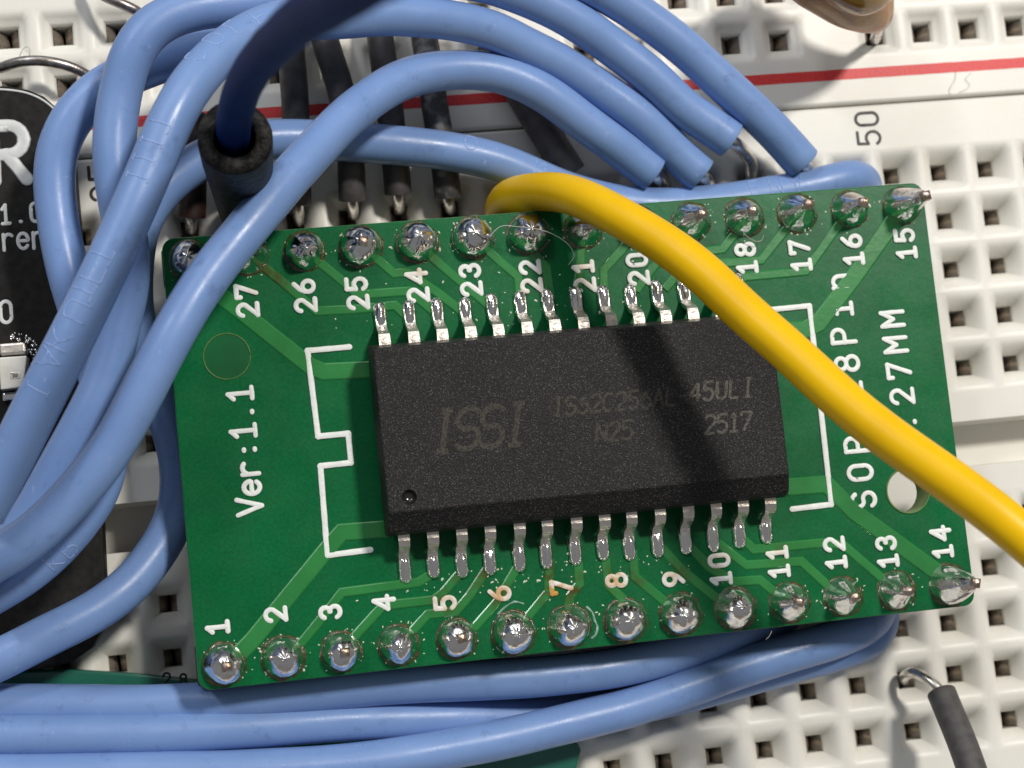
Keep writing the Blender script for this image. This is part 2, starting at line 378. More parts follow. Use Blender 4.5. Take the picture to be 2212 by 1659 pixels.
def ribbon(mb, pts, w, z0, z1, mi=0):
    """flat raised strip along a 2-D polyline with mitred corners"""
    p = [Vector(a[:2]) for a in pts]; n = len(p); Lf = []; Rt = []
    for i in range(n):
        d0 = (p[i] - p[i - 1]).normalized() if i else None; d1 = (p[i + 1] - p[i]).normalized() if i < n - 1 else None
        if d0 is None: d0 = d1
        if d1 is None: d1 = d0
        nn = (Vector((-d0.y, d0.x)) + Vector((-d1.y, d1.x))).normalized()
        k = w / 2 / max(.45, nn.dot(Vector((-d1.y, d1.x))))
        Lf.append(p[i] + nn * k); Rt.append(p[i] - nn * k)
    h = z1 - z0
    rows = []
    for i in range(n):
        c = (Lf[i] - Rt[i]).normalized() * h
        rows.append([(*Lf[i], z0), (*(Lf[i] - c * .5), z0 + .62 * h), (*(Lf[i] - c * 1.3), z1), (*(Rt[i] + c * 1.3), z1), (*(Rt[i] + c * .5), z0 + .62 * h), (*Rt[i], z0)])
    v = [q for r in rows for q in r]; f = []
    for i in range(n - 1):
        a = i * 6; b = a + 6
        f += [(a + k, a + k + 1, b + k + 1, b + k) for k in range(5)]
    f += [(5, 4, 3, 2, 1, 0)[::-1], tuple(range(n * 6 - 6, n * 6))]
    mb.add(v, [tuple(reversed(q)) for q in f], mi, False)

def plate(name, outer, holes, z0, z1, mats, parent=None, bev=.06):
    """flat board: outline + round holes, top faces material 0, edges material 1"""
    bm = bmesh.new(); edges = []
    for loop in [outer] + holes:
        vs_ = [bm.verts.new((x * MM, y * MM, z1 * MM)) for x, y in loop]
        edges += [bm.edges.new((vs_[i], vs_[(i + 1) % len(vs_)])) for i in range(len(vs_))]
    r = bmesh.ops.triangle_fill(bm, use_beauty=True, use_dissolve=True, edges=edges, normal=(0, 0, 1))
    top = list(bm.faces)
    ex = bmesh.ops.extrude_face_region(bm, geom=top)
    nv = [g for g in ex['geom'] if isinstance(g, bmesh.types.BMVert)]
    for v in nv: v.co.z = z0 * MM
    bmesh.ops.recalc_face_normals(bm, faces=bm.faces)
    for f in bm.faces: f.material_index = 0 if abs(f.normal.z) > .5 else 1
    me = bpy.data.meshes.new(name); bm.to_mesh(me); bm.free()
    for k in mats: me.materials.append(M[k])
    o = link(name, me, parent)
    if bev: bevelled(o, bev, 2, 40)
    return o
def round_rect(x0, y0, x1, y1, r, n=6):
    out = []
    for cx, cy, a in ((x1 - r, y1 - r, 0), (x0 + r, y1 - r, 90), (x0 + r, y0 + r, 180), (x1 - r, y0 + r, 270)):
        out += arc(cx, cy, r, r, a, a + 90, n)
    return out

# ------------------------------------------------------------------ table and breadboard
tb = MB(); tb.box((-300, -300, -30), (300, 300, -9.5))
t = link('table', tb.mesh('table', ['table'])); t['kind'] = 'structure'; t['label'] = 'plain brown table under the breadboard'

bread = empty('breadboard'); tag(bread, 'white plastic solderless breadboard with square contact holes and a red line', 'breadboard')
def cell(mb, cx, cy, depth, half=.40):
    prof = [(P / 2, 0), (1.14, -.008), (1.04, -.035), (.93, -.10), (.82, -.21), (.70, -.38), (.58, -.63 * depth), (half + .07, -.90 * depth), (half + .02, -depth), (half, -depth - .10), (half, -3.6)]
    v = []; f = []
    for h, z in prof:
        c = min(h, .0 + max(0, (h - half) * .38))   # corner cut so that the pocket gets rounded corners
        if h > 1.2: c = 0.0
        for sx, sy in ((1, 1), (-1, 1), (-1, -1), (1, -1)):
            a, b = (cx + sx * h, cy + sy * (h - c)), (cx + sx * (h - c), cy + sy * h)
            if sx * sy < 0: a, b = b, a
            v += [(*a, z), (*b, z)]
    for i in range(len(prof) - 1):
        for k in range(8):
            k2 = (k + 1) % 8
            f.append((i * 8 + k, (i + 1) * 8 + k, (i + 1) * 8 + k2, i * 8 + k2))
    mb.add(v, f[:8], 0, True); b = len(mb.f)
    base = len(mb.v) - len(v)
    for q in f[8:]: mb.f.append([i + base for i in q]); mb.m.append(0); mb.sm.append(True)
    mb.add([(cx - half, cy - half, -3.55), (cx + half, cy - half, -3.55), (cx + half, cy + half, -3.55), (cx - half, cy + half, -3.55)], [(0, 1, 2, 3)], 1, False)
C0, C1 = -22, 9
X0, X1 = (C0 - .5) * P, (C1 + .5) * P
def flat(mb, x0, x1, y0, y1, z=0, n=1): mb.quad((x0, y0, z), (x1, y0, z), (x1, y1, z), (x0, y1, z))
def slab_edge(mb, y, sgn, r=.16):
    """rounded long edge running down into a seam; sgn = direction pointing out of the slab"""
    ys = [(y - sgn * r + sgn * r * math.sin(a), -r + r * math.cos(a)) for a in (0, .4, .8, 1.2, 1.57)] + [(y, -4.0)]
    v = []; 
    for yy, zz in ys: v += [(X0, yy, zz), (X1, yy, zz)]
    f = [(2 * i, 2 * i + 1, 2 * i + 3, 2 * i + 2) for i in range(len(ys) - 1)]
    if sgn < 0: f = [q for q in f]
    mb.add(v, [tuple(reversed(q)) for q in f] if sgn > 0 else f, 0, True)
holes = []
ts = MB()
for r in list(range(0, 5)) + list(range(7, 12)):
    for c in range(C0, C1 + 1):
        cell(ts, c * P, r * P, 1.0); holes.append((c * P, r * P, -1.0))
SE = 31.56
flat(ts, X0, X1, 11.5 * P, SE - .06 - .16); slab_edge(ts, SE - .06, 1)
flat(ts, X0, X1, -3.62 + .06 + .16, -.5 * P); slab_edge(ts, -3.62 + .06, -1)
ty0, ty1, td = 12.74, 15.02, -2.6
flat(ts, X0, X1, 4.5 * P, ty0); flat(ts, X0, X1, ty1, 6.5 * P); flat(ts, X0, X1, ty0 + .1, ty1 - .1, td)
ts.quad((X0, ty0, 0), (X1, ty0, 0), (X1, ty0 + .1, td), (X0, ty0 + .1, td)); ts.quad((X0, ty1 - .1, td), (X1, ty1 - .1, td), (X1, ty1, 0), (X0, ty1, 0))
for x in (X0, X1): ts.quad((x, -3.5, -8.5), (x, SE, -8.5), (x, SE, 0), (x, -3.5, 0))
link('terminal_strip', ts.mesh('terminal_strip', ['plastic', 'cavity']), bread)
def rail(name, ynear, yfar, ylo, yhi):
    mb = MB()
    for y in (ynear, yfar):
        for c in range(C0, C1 + 1):
            x = c * P - .12
            if (c + 1) % 6 == 0: flat(mb, x - P / 2, x + P / 2, y - P / 2, y + P / 2)
            else: cell(mb, x, y, .65, .46); holes.append((x, y, -.65))
    a, b = min(ynear, yfar) - P / 2, max(ynear, yfar) + P / 2
    flat(mb, X0, X1, ylo + .16, a); flat(mb, X0, X1, b, yhi - .16); slab_edge(mb, ylo, -1); slab_edge(mb, yhi, 1)
    return link(name, mb.mesh(name, ['plastic', 'cavity']), bread)
rail('power_rail', 11 * P + 7.29, 11 * P + 7.29 + P, SE + .06, 42.2)
rail('power_rail', -7.29 - P, -7.29, -14.2, -3.62 - .06)
seam = MB(); seam.box((X0, -14, -8.9), (X1, 42, -4.0)); link('adhesive_backing', seam.mesh('adhesive_backing', ['cavity']), bread)
for y, k in ((33.15, 'red_ink'), (39.9, 'blue_ink'), (-5.2, 'blue_ink'), (-11.9, 'red_ink')):
    mb = MB(); n = 160
    for i in range(n):
        xa, xb = X0 + (X1 - X0) * i / n, X0 + (X1 - X0) * (i + 1) / n
        e = lambda x, s: .27 + .018 * noise.noise(Vector((x * 1.4, s, 0)))
        mb.quad((xa, y - e(xa, 1), .006), (xb, y - e(xb, 1), .006), (xb, y + e(xb, 7), .006), (xa, y + e(xa, 7), .006))
    link('red_line' if k == 'red_ink' else 'blue_line', mb.mesh('printed_line', [k]), bread)
for i, s in enumerate(('35', '', '45', '50')):
    if not s: continue
    x = -1.32 - 5 * P * (3 - i)
    link('column_number', text_mesh('column_number', s, (x, 30.28), (0, 1), (-1, 0), 1.18, .98, .004, .16, ['black_ink'], .08), bread)
# spring contacts seen in the holes
def clip_mesh():
    mb = MB()
    for s in (-1, 1):
        pts = [(.44, .02), (.40, -.10), (.24, -.34), (.09, -.66), (.05, -.95), (.10, -1.4), (.25, -2.0)]
        v = []; f = []
        for k, (x, z) in enumerate(pts):
            for y in (-.40, .40): v += [(s * x, y, z), (s * (x + .09), y, z)]
        for k in range(len(pts) - 1):
            a = k * 4; b = a + 4
            f += [(a, a + 2, b + 2, b), (a + 1, b + 1, b + 3, a + 3), (a, b, b + 1, a + 1), (a + 2, a + 3, b + 3, b + 2)]
        mb.add(v, f, 0, True)
    return mb.mesh('contact_clip', ['clip_metal'])
clip = clip_mesh()
def px(p):
    c = RC @ (np.array(p) - CAM); return 1106 + FPX * c[0] / c[2], 829.5 + FPX * c[1] / c[2]
for x, y, z in holes:
    u, v = px((x, y, z))
    if not (-60 < u < 2270 and -60 < v < 1720): continue
    if -33 < x < -5 and 8 < y < 25: continue
    o = link('contact_clip', clip, bread); o.location = (x * MM, y * MM, (z - .08) * MM)
    o.rotation_euler.z = random.choice((0, 0, math.pi)) + random.uniform(-.1, .1)

# ------------------------------------------------------------------ the adapter board
ad = empty('adapter_board'); tag(ad, 'green adapter board with a soldered black memory chip and numbered pins', 'circuit board')
ad.matrix_world = Matrix.LocRotScale(Vector(TA) * MM, Matrix(RA.tolist()), None)
BW, BH = 17.66, 9.93
pcb = plate('circuit_board', round_rect(-BW, -BH, BW, BH, .55), [arc(15.1, -4.41, 1.0, 1.0, 0, 360 - 360 / 32, 31)], -1.6, 0, ['pcb', 'edge'], ad, .05)
ring = MB()
tube(ring, [np.array([-15.24 + 1.02 * math.cos(a), 4.46 + 1.02 * math.sin(a), .0]) for a in np.linspace(0, 2 * math.pi, 40)], .035, 6, 0, None, None)
M['ring'] = mat('bare_laminate_rim', (.05, .15, .03), (.10, .18, .035), .4, feat=.3)
link('hole_rim', ring.mesh('hole_rim', ['ring']), pcb)
M['disc'] = mat('dark_green_mask', (.0010, .086, .023), (.0016, .104, .029), .35, feat=1.5, spec=.3)
disc = MB(); disc.add([(-15.24, 4.46, .006)] + [(-15.24 + 1.0 * math.cos(a), 4.46 + 1.0 * math.sin(a), .004) for a in np.linspace(0, 2 * math.pi, 37)[:-1]], [(0, k + 1, (k + 1) % 36 + 1) for k in range(36)])
link('mask_disc', disc.mesh('mask_disc', ['disc']), pcb)
ring = MB()
tube(ring, [np.array([15.1 + 1.03 * math.cos(a), -4.41 + 1.03 * math.sin(a), .0]) for a in np.linspace(0, 2 * math.pi, 40)], .05, 6, 0, None, None)
link('hole_rim', ring.mesh('hole_rim', ['ring']), pcb)

TR = [  # (width in mm, centre line in picture pixels, read on the board's surface)
 (.80, [(410, 585), (542, 690), (668, 790), (698, 803), (800, 798)]), (.46, [(545, 557), (607, 607), (684, 672), (768, 668), (853, 660), (880, 685)]),
 (.46, [(663, 545), (745, 612), (772, 637), (884, 629), (935, 672)]), (.46, [(780, 530), (851, 591), (880, 589), (947, 634), (996, 672)]),
 (.46, [(903, 520), (937, 560), (1016, 627), (1058, 662)]), (.46, [(1022, 511), (1066, 553), (1119, 598), (1124, 655)]),
 (.46, [(1142, 500), (1150, 545), (1180, 578), (1190, 650)]), (.46, [(1258, 490), (1254, 570), (1243, 650)]),
 (.46, [(1378, 485), (1344, 540), (1304, 583), (1304, 650)]), (.46, [(1493, 475), (1465, 525), (1412, 576), (1374, 628)]),
 (.46, [(1608, 468), (1590, 503), (1561, 538), (1505, 545), (1436, 625)]), (.46, [(1725, 458), (1698, 495), (1644, 562), (1555, 569), (1490, 620)]),
 (.46, [(1840, 450), (1814, 483), (1740, 586), (1609, 598), (1550, 632)]), (.86, [(1957, 440), (1928, 481), (1841, 603), (1768, 698), (1740, 712), (1690, 714)]),
 (.80, [(490, 1440), (545, 1383), (703, 1190), (738, 1150), (840, 1142)]), (.46, [(617, 1418), (653, 1386), (710, 1316), (738, 1280), (904, 1258), (938, 1236)]),
 (.46, [(742, 1405), (771, 1369), (827, 1308), (937, 1296), (957, 1280), (1001, 1228)]), (.46, [(865, 1392), (894, 1359), (924, 1327), (984, 1321), (1014, 1286), (1056, 1222)]),
 (.46, [(988, 1380), (1027, 1353), (1074, 1299), (1121, 1218)]), (.46, [(1112, 1368), (1137, 1336), (1184, 1279), (1188, 1205)]),
 (.46, [(1235, 1355), (1228, 1310), (1231, 1288), (1251, 1262), (1248, 1200)]), (.46, [(1352, 1342), (1345, 1294), (1314, 1264), (1306, 1192)]),
 (.46, [(1472, 1330), (1434, 1299), (1371, 1246), (1366, 1188)]), (.46, [(1590, 1318), (1545, 1290), (1475, 1233), (1426, 1180)]),
 (.46, [(1710, 1303), (1667, 1275), (1641, 1253), (1585, 1257), (1535, 1227), (1486, 1176)]), (.46, [(1825, 1292), (1785, 1263), (1731, 1213), (1612, 1221), (1548, 1172)]),
 (.46, [(1940, 1280), (1901, 1246), (1821, 1177), (1775, 1173), (1628, 1187), (1606, 1166)]), (.84, [(2055, 1267), (2021, 1234), (1845, 1106), (1785, 1046), (1700, 1052)]),
]
for w, pts in TR:
    mb = MB(); ribbon(mb, [A(*q) for q in pts], w, -.01, .055); link('trace', mb.mesh('trace', ['trace']), pcb)
NUM = {'1': (470, 1356), '2': (595, 1328), '3': (713, 1322), '4': (829, 1303), '5': (961, 1303), '6': (1079, 1283), '7': (1212, 1268), '8': (1331, 1254), '9': (1454, 1251),
 '10': (1555, 1231), '11': (1680, 1215), '12': (1803, 1196), '13': (1915, 1193), '14': (2033, 1173), '15': (1955, 528), '16': (1841, 541), '17': (1728, 554), '18': (1611, 559),
 '19': (1494, 570), '20': (1377, 582), '21': (1261, 597), '22': (1146, 598), '23': (1016, 605), '24': (901, 618), '25': (771, 634), '26': (658, 640), '27': (533, 650), '28': (405, 655)}
for s, q in NUM.items():
    c = A(*q)
    link('pin_number', text_mesh('pin_number', s, c, (0, 1), (-1, 0), .86, .84, .05, .235, ['white_ink']), pcb)
def marks(name, s, p0, p1, h, w=.225):
    a, b = A(*p0), A(*p1); c = (a + b) / 2; L = (b - a).length
    link(name, text_mesh(name, s, c, (0, 1), (-1, 0), h, (L - h * .66) / (len(s) - 1), .03, w, ['white_ink']), pcb)
marks('version_mark', 'Ver:1.1', (536, 1112), (521, 834), 1.05)
marks('package_mark', 'SOP-28Pin', (1861, 1098), (1811, 594), 1.10)
marks('pitch_mark', '1.27MM', (1967, 985), (1922, 674), 1.05)
for pl in ([(754, 750), (664, 758), (687, 943), (752, 937), (758, 1000), (692, 1007), (707, 1200), (800, 1188)], [(1640, 672), (1748, 661), (1795, 1090), (1711, 1100)]):
    mb = MB()
    for a, b in zip(pl, pl[1:]):
        pa, pb = A(*a), A(*b)
        pts = [np.array([*(pa + (pb - pa) * k / 16)[:2], .035 + random.uniform(0, .004)]) for k in range(17)]
        tube(mb, pts, lambda i, pts=pts: .14 * (1 + .10 * noise.noise(Vector(pts[i]) * 2.7)), 8, 0, 'round', 'round', zflat=.2)
    link('outline_mark', mb.mesh('outline_mark', ['white_ink']), pcb)

# --- the chip
CX, CY = -.08, .03
chip = bpy.data.objects.new('memory_chip', None); COL.objects.link(chip); chip.parent = ad; chip.location = (CX * MM, CY * MM, 0)
chip['label'] = 'black epoxy chip with faint laser marking and a round dimple'
def chip_body():
    zt, zm, zb = 2.5, 1.25, .12
    lv = [(zb, -8.78, 8.78, -3.98, 3.98), (zm - .06, -9.05, 9.05, -4.2, 4.2), (zm + .06, -9.05, 9.05, -4.2, 4.2), (1.94, -8.97, 8.97, -4.07, 4.03), (2.02, -8.96, 8.96, -3.99, 4.02),
          (zt - .08, -8.92, 8.92, -3.33, 3.92), (zt - .02, -8.89, 8.89, -3.26, 3.88), (zt, -8.83, 8.83, -3.19, 3.81)]
    bm = bmesh.new(); L = []
    cr = .16
    for z, x0, x1, y0, y1 in lv:
        loop = []
        for cx, cy, a in ((x1 - cr, y1 - cr, 0), (x0 + cr, y1 - cr, 90), (x0 + cr, y0 + cr, 180), (x1 - cr, y0 + cr, 270)):
            loop += [bm.verts.new((u * MM, w * MM, z * MM)) for u, w in arc(cx, cy, cr, cr, a, a + 90, 3)]
        L.append(loop)
    n = len(L[0])
    for a, b in zip(L, L[1:]):
        for k in range(n): bm.faces.new((a[k], a[(k + 1) % n], b[(k + 1) % n], b[k]))
    bm.faces.new(L[0][::-1])
    dx, dy, dr, m = -7.95, -2.62, .33, 24; rings = []
    for r_, dz in [(dr, 0), (dr * .93, -.10), (dr * .7, -.22), (dr * .35, -.28), (.02, -.29)]:
        rings.append([bm.verts.new(((dx + r_ * math.cos(2 * math.pi * k / m)) * MM, (dy + r_ * math.sin(2 * math.pi * k / m)) * MM, (zt + dz) * MM)) for k in range(m)])
    side = list(bm.faces); bowl = []
    for a, b in zip(rings, rings[1:]):
        for k in range(m): bowl.append(bm.faces.new((a[k], a[(k + 1) % m], b[(k + 1) % m], b[k])))
    bowl.append(bm.faces.new(rings[-1]))
    bm.edges.index_update()
    ed = [bm.edges.get((L[-1][k], L[-1][(k + 1) % n])) for k in range(n)] + [bm.edges.get((rings[0][k], rings[0][(k + 1) % m])) for k in range(m)]
    bmesh.ops.triangle_fill(bm, use_beauty=True, edges=ed, normal=(0, 0, 1))
    for f in side: f.smooth = False
    for f in bowl: f.material_index = 1; f.smooth = True
    for f in bm.faces:
        if f not in side and f not in bowl and f.normal.z < 0: f.normal_flip()
    me = bpy.data.meshes.new('chip_body'); bm.to_mesh(me); bm.free()
    me.materials.append(M['epoxy']); me.materials.append(M['dimple'])
    return me
M['dimple'] = mat('polished_epoxy', (.014, .013, .013), (.02, .019, .019), .16, feat=1)
body = link('chip_body', chip_body(), chip)
# lead: gull wing, width 0.42
def lead_mesh(kind):
    mb = MB(); rnd = random.Random(kind)
    prof = [(4.0, 1.28), (4.42, 1.28), (4.62, 1.20), (4.75, 1.02), (4.92, .52), (5.06, .26), (5.22, .16), (5.55, .13), (5.98, .12)]
    wid = [.50, .50, .49, .46, .47, .46, .45, .45, .44]; th = .19
    F = frames([np.array([0, y, z]) for y, z in prof]); v = []; f = []
    for (y, z), w, (t_, n_, b_) in zip(prof, wid, F):
        up = Vector((0, -t_.z, t_.y)); up = up if up.z >= 0 else -up
        for sx, su in ((-1, 1), (1, 1), (1, -1), (-1, -1)):
            e = .5 * w * (1 + rnd.uniform(-.04, .04))
            v.append((sx * e, y + up.y * su * th / 2, z + up.z * su * th / 2))
    n = len(prof)
    for i in range(n - 1):
        for k in range(4): f.append((i * 4 + k, i * 4 + 4 + k, i * 4 + 4 + (k + 1) % 4, i * 4 + (k + 1) % 4))
    f += [(n * 4 - 4, n * 4 - 1, n * 4 - 2, n * 4 - 3)]
    mb.add(v, f, 0, False)
    # solder fillet over the foot
    L = 10; K = 10; vv = []; ff = []
    a0, a1 = 4.98, 6.22 + rnd.uniform(-.05, .12)
    for i in range(L + 1):
        u = i / L; y = a0 + (a1 - a0) * u
        s = max(.30, 1 - abs(2 * u - 1) ** 5) ** .5 if u < .999 else .42
        for k in range(K + 1):
            an = math.pi * k / K
            w = (.262 + .035 * rnd.random()) * s; h = (.255 + .08 * math.sin(u * 3.0) + .035 * rnd.uniform(-1, 1)) * s
            vv.append((math.cos(an) * w * (1.15 - .15 * math.sin(an)), y, .0 + math.sin(an) * h))
    for i in range(L):
        for k in range(K): ff.append((i * (K + 1) + k, i * (K + 1) + k + 1, (i + 1) * (K + 1) + k + 1, (i + 1) * (K + 1) + k))
    ff.append(tuple(L * (K + 1) + k for k in range(K, -1, -1))[::-1])
    mb.add(vv, [tuple(reversed(q)) for q in ff], 1, True)
    return mb.mesh('lead', ['leadm', 'solder'])
leads = [lead_mesh(k) for k in range(6)]
for side in (1, -1):
    for i in range(14):
        o = link('lead', leads[(i * 5 + (side > 0) * 2) % 6], chip)
        o.location = ((i - 6.5) * 1.27 * MM, 0, 0)
        o.rotation_euler.z = (0 if side > 0 else math.pi) + random.uniform(-.006, .006)
# faint laser marking on the chip
def chip_mark(s, p0, h, adv, slant=.18, w=.13, key='mark'):
    mb = MB(); c = A(*p0, 2.5); x = c.x - CX; y = c.y - CY; lay = 0
    for i, ch in enumerate(s):
        for st in G[ch]:
            q = [(x + i * adv + (u + slant * v) * h / 6, y + v * h / 6) for u, v in densify(st, 1.5)]
            ribbon(mb, q, w, 2.499, 2.5025 + .0007 * (lay % 5)); lay += 1
    link('laser_mark', mb.mesh('laser_mark', [key]), chip)
M['mark_clear'] = mat('clear_laser_mark', (.110, .104, .088), (.040, .038, .034), .65, feat=.10, detail=3, lo=.44, hi=.62, spec=.2)
M['mark'] = mat('laser_mark', (.058, .053, .043), (.024, .0225, .020), .65, feat=.12, detail=3, lo=.42, hi=.62, spec=.25)
chip_mark('ISSI', (925, 978), 1.75, 1.05, .22, .24)
chip_mark('IS62C256AL-', (1191, 899), .78, .565)
chip_mark('45ULI', (1488, 868), .80, .60, key='mark_clear')
chip_mark('N25', (1285, 955), .80, .58)
chip_mark('2517', (1520, 938), .80, .55, key='mark_clear')

# --- header strips and pins under the board
for s in (-1, 1):
    hb = MB(); hb.box((-14 * P / 2, s * 8.89 - .92, -4.15), (14 * P / 2, s * 8.89 + .92, -1.62))
    h = link('header_strip', hb.mesh('header_strip', ['header']), ad); bevelled(h, .15, 2)
    pm = MB(); pm.box((-.32, -.32, -9.4), (.32, .32, -4.15)); pme = pm.mesh('pin', ['leadm'])
    for i in range(14):
        o = link('pin', pme, h); o.location = ((i - 6.5) * P * MM, s * 8.89 * MM, 0)

# --- solder joints: irregular cones with the cut pin at the tip
def joint(i, s, h, rbase, tipx, tipy, pin):
    mb = MB(); seg = 28; sd = Vector((i * 3.1, s * 7.7, 0))
    rnd = random.Random(i * 31 + s * 7); mixc = rnd.uniform(.0, .35) if h < 1.5 else rnd.uniform(.45, .8); prof = [(1.05, .0)]
    for t in (.04, .10, .18, .28, .40, .52, .64, .75, .84, .91, .96, .99, 1.0):
        dome = math.sqrt(max(0, 1 - t * t)); cone = .20 * (1 - t) ** .35 + .82 * (1 - t) ** 1.25
        prof.append((max(.02, dome * (1 - mixc) + cone * mixc), t))
    v = []; f = []
    for k, (r, z) in enumerate(prof):
        sh = z ** 1.6
        for a in range(seg):
            an = 2 * math.pi * a / seg; d = Vector((math.cos(an), math.sin(an), 0))
            nz = noise.noise(d * 1.1 + Vector((0, 0, z * 1.3)) + sd) * .13 + noise.noise(d * 2.8 + Vector((0, 0, z * 3)) + sd * 2) * .05
            rr = rbase * r * (1 + nz * (.5 + z))
            v.append((tipx * sh + d.x * rr, tipy * sh + d.y * rr, z * h * (1 + .10 * noise.noise(d * 1.6 + sd * 3) * z)))
    for k in range(len(prof) - 1):
        for a in range(seg):
            a2 = (a + 1) % seg; f.append((k * seg + a, k * seg + a2, (k + 1) * seg + a2, (k + 1) * seg + a))
    mb.add(v, f, 0, True)
    return mb.mesh('solder_joint', ['solder'])
def flux_ring(rbase, seed):
    mb = MB(); n = 40; v = []; f = []
    prof = [(.86, .10), (1.0, .06), (1.06, .035), (1.10, .0)]
    for r, z in prof:
        for a in range(n):
            an = 2 * math.pi * a / n; q = 1 + .10 * noise.noise(Vector((math.cos(an) * 2.2, math.sin(an) * 2.2, seed))) + .06 * noise.noise(Vector((math.cos(an) * 7, math.sin(an) * 7, seed)))
            v.append((rbase * r * q * math.cos(an), rbase * r * q * math.sin(an), z))
    for k in range(len(prof) - 1):
        for a in range(n):
            a2 = (a + 1) % n; f.append((k * n + a, k * n + a2, (k + 1) * n + a2, (k + 1) * n + a))
    mb.add(v, f, 0, True); return mb.mesh('flux_ring', ['flux'])
def pin_tip(x, y, z, rot, bent=0.):
    mb = MB(); e = .21; h = .34
    v = [(-e, -e, -.3), (e, -e, -.3), (e, e, -.3), (-e, e, -.3), (-e, -e, h * .55), (e, -e, h * .6), (e, e, h * .7), (-e, e, h * .6), (-.09, -.10, h * .9), (.13, -.09, h), (.12, .11, h * .95), (-.10, .12, h)]
    f = [(0, 1, 5, 4), (1, 2, 6, 5), (2, 3, 7, 6), (3, 0, 4, 7), (4, 5, 9, 8), (5, 6, 10, 9), (6, 7, 11, 10), (7, 4, 8, 11), (8, 9, 10, 11)]
    R_ = Matrix.Rotation(rot, 3, 'Z') @ Matrix.Rotation(bent, 3, 'Y')
    mb.add([tuple(R_ @ Vector(q) + Vector((x, y, z))) for q in v], f, 0, True); return mb.mesh('pin_tip', ['copper_tip'])
M['copper_tip'] = mat('cut_pin_end', (.42, .27, .18), (.60, .54, .49), .30, 1.0, feat=.3, bfeat=.2, bdist=.05)
for s in (-1, 1):
    for i in range(14):
        h = random.uniform(1.15, 1.45) if s < 0 else random.uniform(1.3, 1.6)
        tx, ty = random.uniform(-.06, .10), random.uniform(-.12, .06); rb = random.uniform(.84, .92); tip = random.random() < .45
        if s < 0 and i >= 10: h = random.uniform(1.5, 1.8); tip = True
        if s > 0 and i >= 8: h = random.uniform(1.6, 1.95); tip = True
        if s < 0 and i in (0, 2, 4): tip = True
        if s < 0 and i in (5, 6, 7): tip = False; rb = .94; h = 1.35
        if s < 0 and i == 13: h = 2.3; tx = .35
        if s > 0 and i == 13: h = 2.4; tx = .30
        j = link('solder_joint', joint(i, s, h, rb, tx, ty, tip), ad); j.location = ((i - 6.5) * P * MM, s * 8.89 * MM, 0)
        fr = link('flux_ring', flux_ring(rb, i + 20 * s), j)
        if tip: link('pin_tip', pin_tip(tx, ty, h - .16, random.uniform(-.4, .4), random.uniform(-.2, .5)), j)
# flux flecks and tiny solder balls scattered round the joints and leads
fl = MB()
for k in range(520):
    if random.random() < .62:
        i = random.randrange(14); s = random.choice((-1, 1)); an = random.uniform(0, 2 * math.pi); rr = .93 + abs(random.gauss(0, .16))
        x, y = (i - 6.5) * P + rr * math.cos(an), s * 8.89 + rr * math.sin(an)
    elif random.random() < .55: x, y = random.gauss(-1.5, 4.0), -6.4 + random.gauss(0, .35)
    else: x, y = random.gauss(-2.5, 4.0), random.uniform(4.7, 7.4)
    if abs(x) > BW - .2 or abs(y) > BH - .2: continue
    r = random.uniform(.012, .045) * (1.6 if random.random() < .08 else 1); el = random.uniform(.8, 2.2); q = random.uniform(0, 3.1)
    v = []; f = []
    for ph, (cr, cz) in enumerate(((1, 0), (.72, .55))):
        for a in range(6):
            an = a * math.pi / 3; vx_, vy_ = r * el * cr * math.cos(an), r * cr * math.sin(an)
            v.append((x + vx_ * math.cos(q) - vy_ * math.sin(q), y + vx_ * math.sin(q) + vy_ * math.cos(q), cz * r * 1.1))
    f = [(a, (a + 1) % 6, 6 + (a + 1) % 6, 6 + a) for a in range(6)] + [(6, 7, 8, 9, 10, 11)]
    fl.add(v, f, 0, True)
for pl in ([(1076, 1326), (1090, 1312), (1112, 1300), (1130, 1304)], [(1268, 1312), (1280, 1324), (1284, 1340), (1290, 1352), (1286, 1372), (1278, 1378)], [(1200, 1340), (1194, 1356), (1200, 1376)]):
    pts = catmull([np.array([*A(*q)[:2], .02]) for q in pl], .1)
    tube(fl, pts, lambda i, pts=pts: .055 + .05 * noise.noise(Vector(pts[i]) * 4), 7, 1, 'round', 'round', zflat=.35)
ff = link('flux_flecks', fl.mesh('flux_flecks', ['fleck', 'crust']), ad); ff['kind'] = 'stuff'

# ------------------------------------------------------------------ wires
RB = .925
def wire(name, label, cat, pts, rad, key, group=None, cond0=None, cond1=None, cap0='flat', cap1='flat', cr=.33, soft=5, wob=.022):
    """pts: (x, y, z) picture pixel + height in mm; cond0 / cond1: bare conductor beyond the start / end"""
    path = smooth_path(catmull([np.array(U(*p)) for p in pts]), soft)
    path = [p + .055 * np.array([noise.noise(Vector(p) * .28 + Vector((k * 9.1, 0, 0))) for k in range(3)]) for p in path]
    mb = MB(); tube(mb, path, rad, 24, 0, cap0, cap1, wob=wob)
    if not cond0 and not cond1:
        o = link(name, mb.mesh(name, [key])); tag(o, label, cat, group); return o, path
    base = path[0] if cond0 else path[-1]
    e = empty(name); tag(e, label, cat, group)
    link('insulation', mb.mesh('insulation', [key]), e)
    for c, end in ((cond0, 0), (cond1, -1)):
        if not c: continue
        a = path[end]; inner = path[4] if end == 0 else path[-5]
        cp = [inner, a] + [np.array(U(*p)) for p in c]
        m2 = MB(); tube(m2, smooth_path(catmull(cp, .12), 3), cr, 12, 0, 'flat', 'round')
        link('conductor', m2.mesh('conductor', ['tin']), e)
    return e, path
BG = 'blue hookup wires'
